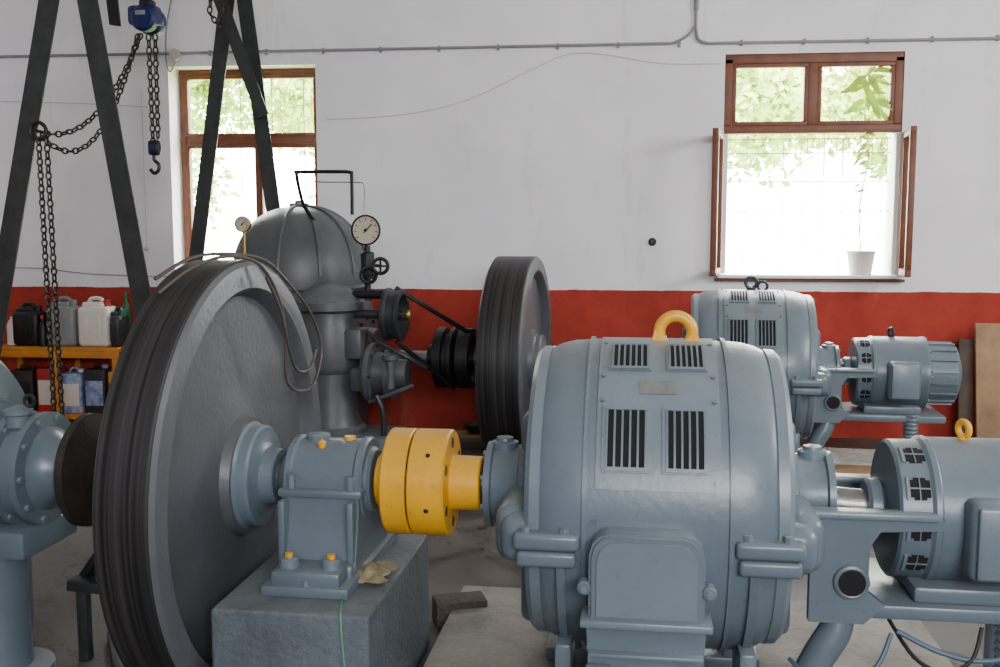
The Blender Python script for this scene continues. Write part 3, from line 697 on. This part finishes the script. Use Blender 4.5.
b.box((hx-.01,hy-.02,hz+.02),(.20,.12,.13),HOIST,.03); b.box((hx-.01,hy-.085,hz+.03),(.07,.012,.03),GREYP,.003)
b.box((hx,hy,hz+.10),(.09,.08,.05),BLACK,.015); b.torus((hx,hy,hz+.17),(0,1,0),.04,.013,BLACK,24,8); b.cyl((hx,hy,hz+.20),(hx,hy,ZB+.0),.012,BLACK)
chain(b,[(hx+.0,hy,hz-.09),(hx+.005,hy,2.16)],CHAINM); chain(b,[(hx+.045,hy,hz-.09),(hx+.04,hy,2.2)],CHAINM)
b.box((hx+.015,hy,2.14),(.085,.05,.10),BLACK,.02); b.box((hx+.015,hy-.027,2.14),(.05,.006,.04),HOIST,.002)
b.tube([(hx+.01,hy,2.09),(hx+.01,hy,2.06),(hx+.04,hy,2.03),(hx+.035,hy,1.99),(hx+.005,hy,1.975),(hx-.02,hy,2.0)],.012,BLACK,8,5)
le=gp(-2.72,5.98,2.18)
chain(b,sag((hx-.05,hy,hz-.09),le,.22),CHAINM); chain(b,sag((hx-.07,hy,hz-.09),le+Vector((0.02,0,-.03)),.34),CHAINM)
chain(b,[le,le+Vector((.02,0,-1.75))],CHAINM); chain(b,[le+Vector((.05,0,0)),le+Vector((.07,0,-1.85))],CHAINM); 
b.torus(le,(0,1,0),.05,.012,CHAINM,20,8)
b.done('chain_hoist')
b=B(); c=gp(-1.95,7.0,3.35); chain(b,[c,c+Vector((-.03,0,-.28)),c+Vector((.03,0,-.36)),c+Vector((.08,0,-.26)),c+Vector((.09,0,.0))],CHAINM); b.done('hanging_chain')

# ------------------------------------------------------------------ storage shelf and contents
sx0,sx1,sy0,sy1=-4.86,-3.80,7.44,7.82
b=B()
for zz in (.12,.66): b.box(((sx0+sx1)/2,(sy0+sy1)/2,zz),(sx1-sx0,sy1-sy0,.035),ORANGE,.004)
for xx in (sx0+.03,(sx0+sx1)/2,sx1-.03):
    b.box((xx,sy0+.02,.34),(.05,.04,.60),ORANGE,.004); b.box((xx,sy1-.02,.34),(.05,.04,.60),ORANGE,.004)
b.box(((sx0+sx1)/2,sy0+.005,.62),(sx1-sx0,.02,.05),ORANGE,.003)
b.done('storage_shelf')
def jerry(name,x,z,m,w=.24,h=.30,capm=None,d=.2):
    b=B(); y=sy0+.15
    b.box((x,y,z+h*.42),(w,d,h*.84),m,.035,seg=3)
    b.box((x-.02,y,z+h*.86),(w*.7,d*.6,h*.14),m,.03,seg=3)
    b.tube([(x-w*.28,y,z+h*.88),(x-w*.2,y,z+h*.99),(x+w*.12,y,z+h*.99),(x+w*.2,y,z+h*.86)],.016,m,8)
    b.cyl((x+w*.3,y,z+h*.80),(x+w*.3,y,z+h*.97),.028,capm or m,ch=.004)
    for k in (-1,1): b.box((x+k*w*.2,y-d*.5,z+h*.4),(.03,.012,h*.5),m,.006)
    b.done(name)
jerry('jerrycan',-4.03,.678,WHITE,.26,.38,RED); jerry('jerrycan',-4.30,.678,GREYP,.23,.38)
jerry('jerrycan',-4.60,.678,BLACK,.22,.33,BLACK); jerry('jerrycan',-3.85,.678,DGREY,.09,.30,GREEN)
def bottle(name,x,y,z,m,r,h,cap):
    b=B(); b.lathe((x,y,z),(0,0,1),[(0,0),(0,r),(h*.6,r),(h*.75,r*.6),(h*.8,r*.35),(h*.9,r*.35),(h*.9,0)],m,20); b.cyl((x,y,z+h*.88),(x,y,z+h),r*.42,cap); b.done(name)
bottle('oil_bottle',-4.45,7.5,.678,BLACK,.03,.25,RED); bottle('oil_bottle',-3.87,7.75,.678,GREEN,.04,.42,GREEN); bottle('oil_bottle',-4.77,7.6,.678,WHITE,.04,.26,RED)
def canister(name,x,m,m2,w,h,d=.2):
    b=B(); z=.138; y=sy0+.16
    b.box((x,y,z+h*.45),(w,d,h*.9),m,.012); b.box((x,y-d*.5-.001,z+h*.42),(w*.8,.006,h*.5),m2,.002)
    b.cyl((x+w*.25,y,z+h*.88),(x+w*.25,y,z+h*.97),.025,m2); b.tube([(x-w*.3,y,z+h*.88),(x-w*.2,y,z+h*.98),(x+w*.05,y,z+h*.98),(x+w*.1,y,z+h*.88)],.008,m,6)
    b.done(name)
canister('oil_can',-4.45,RED,WHITE,.15,.40); canister('oil_can',-4.24,BLUEB,WHITE,.18,.36); canister('oil_can',-4.04,DGREY,BLUEB,.18,.40); canister('oil_can',-3.89,YELB,RED,.07,.38); canister('oil_can',-4.66,RUST,BLACK,.2,.38)
b=B(); b.lathe((-3.66,7.5,.0),(0,0,1),[(0,0),(0,.09),(.24,.12),(.25,.125),(.25,.11),(.02,.08),(.02,0)],RED,32); b.done('plastic_bucket')

# ------------------------------------------------------------------ odds and ends
x,y=ground(-.165,3.95); b=B(); b.box((x,y,.055),(.21,.12,.11),BRICK,.008,rot=(0,0,.35)); b.done('loose_brick')
b=B(); c=Vector((.435,-.12,.452)); 
G=14; vs=[];fs=[]
for i in range(G):
    for j in range(G):
        u_=(i/(G-1)-.5);v_=(j/(G-1)-.5)
        h=.03+.035*noise.noise(Vector((u_*7,v_*7,3)))+.02*noise.noise(Vector((u_*15,v_*15,1)))
        e=max(abs(u_),abs(v_))
        vs.append(c+Vector((u_*.15*(1+.3*noise.noise(Vector((i,j,0))*.4)),v_*.20,max(.004,h*(1-e*1.4)+.012))))
for i in range(G-1):
    for j in range(G-1): fs.append([i*G+j,i*G+j+1,(i+1)*G+j+1,(i+1)*G+j])
b.raw(vs,fs,CLOTH); b.done('oily_rag',_nl,_nr,sharp=80)
b=B(); b.tube([(.40,-.30,.455),(.44,-.455,.453),(.45,-.465,.33),(.46,-.465,.2),(.44,-.475,.1),(.48,-.49,.01)],.003,STRING,6,6); b.done('green_string',_nl,_nr)
b=B()
for i,(a,bb,z,L,rz,m) in enumerate([(2.35,6.2,.05,1.5,.10,DWOOD),(2.3,6.42,.05,1.6,.02,WOOD),(2.5,6.6,.13,1.5,-.06,WOOD),(2.2,6.3,.14,.9,.16,DWOOD)]):
    x,y=ground(a+.0,bb-.75); 
    b.box((x,y,z+.0),(L,.16,.09),m,.006,rot=(0,0,rz))
b.done('timber_stack')
b=B()
b.box((2.86,7.58,.46),(.30,.03,.93),WOOD,.004,rot=(-.16,0,0)); b.box((2.66,7.64,.40),(.10,.03,.80),DWOOD,.004,rot=(-.12,0,0)); b.done('leaning_plywood')
b=B(); b.box((-1.15,7.45,.03),(1.1,.18,.06),WOOD,.006,rot=(0,0,.03)); b.box((-1.0,7.22,.03),(.8,.12,.06),DWOOD,.006,rot=(0,0,-.04)); b.done('floor_plank')
b=B(); b.lathe((-.97,7.45,.06),(0,0,1),[(0,0),(0,.05),(.06,.09),(.07,.095),(.06,.08),(.01,.04),(.01,0)],RUST,24); b.done('metal_bowl')
b=B()
for i in range(44):
    x,y=ground(random.uniform(-.4,.5),random.uniform(4.6,6.0)) if i<24 else ground(random.uniform(1.2,2.8),random.uniform(4.2,5.4))
    s_=random.uniform(.006,.018)
    b.box((x,y,s_*.4),(s_*random.uniform(1,3),s_,s_*.8),random.choice([DWOOD,BRICK,BRICK]),.002,rot=(0,0,random.uniform(0,3)),seg=1)
b.done('floor_debris')

# ------------------------------------------------------------------ lighting
w=bpy.data.worlds.new('World'); bpy.context.scene.world=w; w.use_nodes=True
w.node_tree.nodes['Background'].inputs[0].default_value=(0.97,0.985,1.0,1); w.node_tree.nodes['Background'].inputs[1].default_value=32.0
def area(name,loc,target,sx,sy,e,col):
    l=bpy.data.lights.new(name,'AREA'); l.shape='RECTANGLE'; l.size=sx; l.size_y=sy; l.energy=e; l.color=col
    o=bpy.data.objects.new(name,l); bpy.context.scene.collection.objects.link(o); o.location=loc
    o.rotation_euler=(Vector(target)-Vector(loc)).to_track_quat('-Z','Y').to_euler(); return o
area('south_window_light',(1.5,-3.7,3.0),(0.2,6,2.0),3.0,1.3,440,(0.96,0.97,1.0))
area('east_window_light',(5.0,3.6,3.0),(-1,4.8,1.2),3.0,1.3,250,(1.0,0.98,0.96))

cam=bpy.data.cameras.new('camera'); co=bpy.data.objects.new('camera',cam); bpy.context.scene.collection.objects.link(co)
cam.sensor_width=36; cam.lens=36.0
co.location=(0,0,CAMH); co.rotation_euler=(math.radians(90-5.9),0,PSI)
bpy.context.scene.camera=co
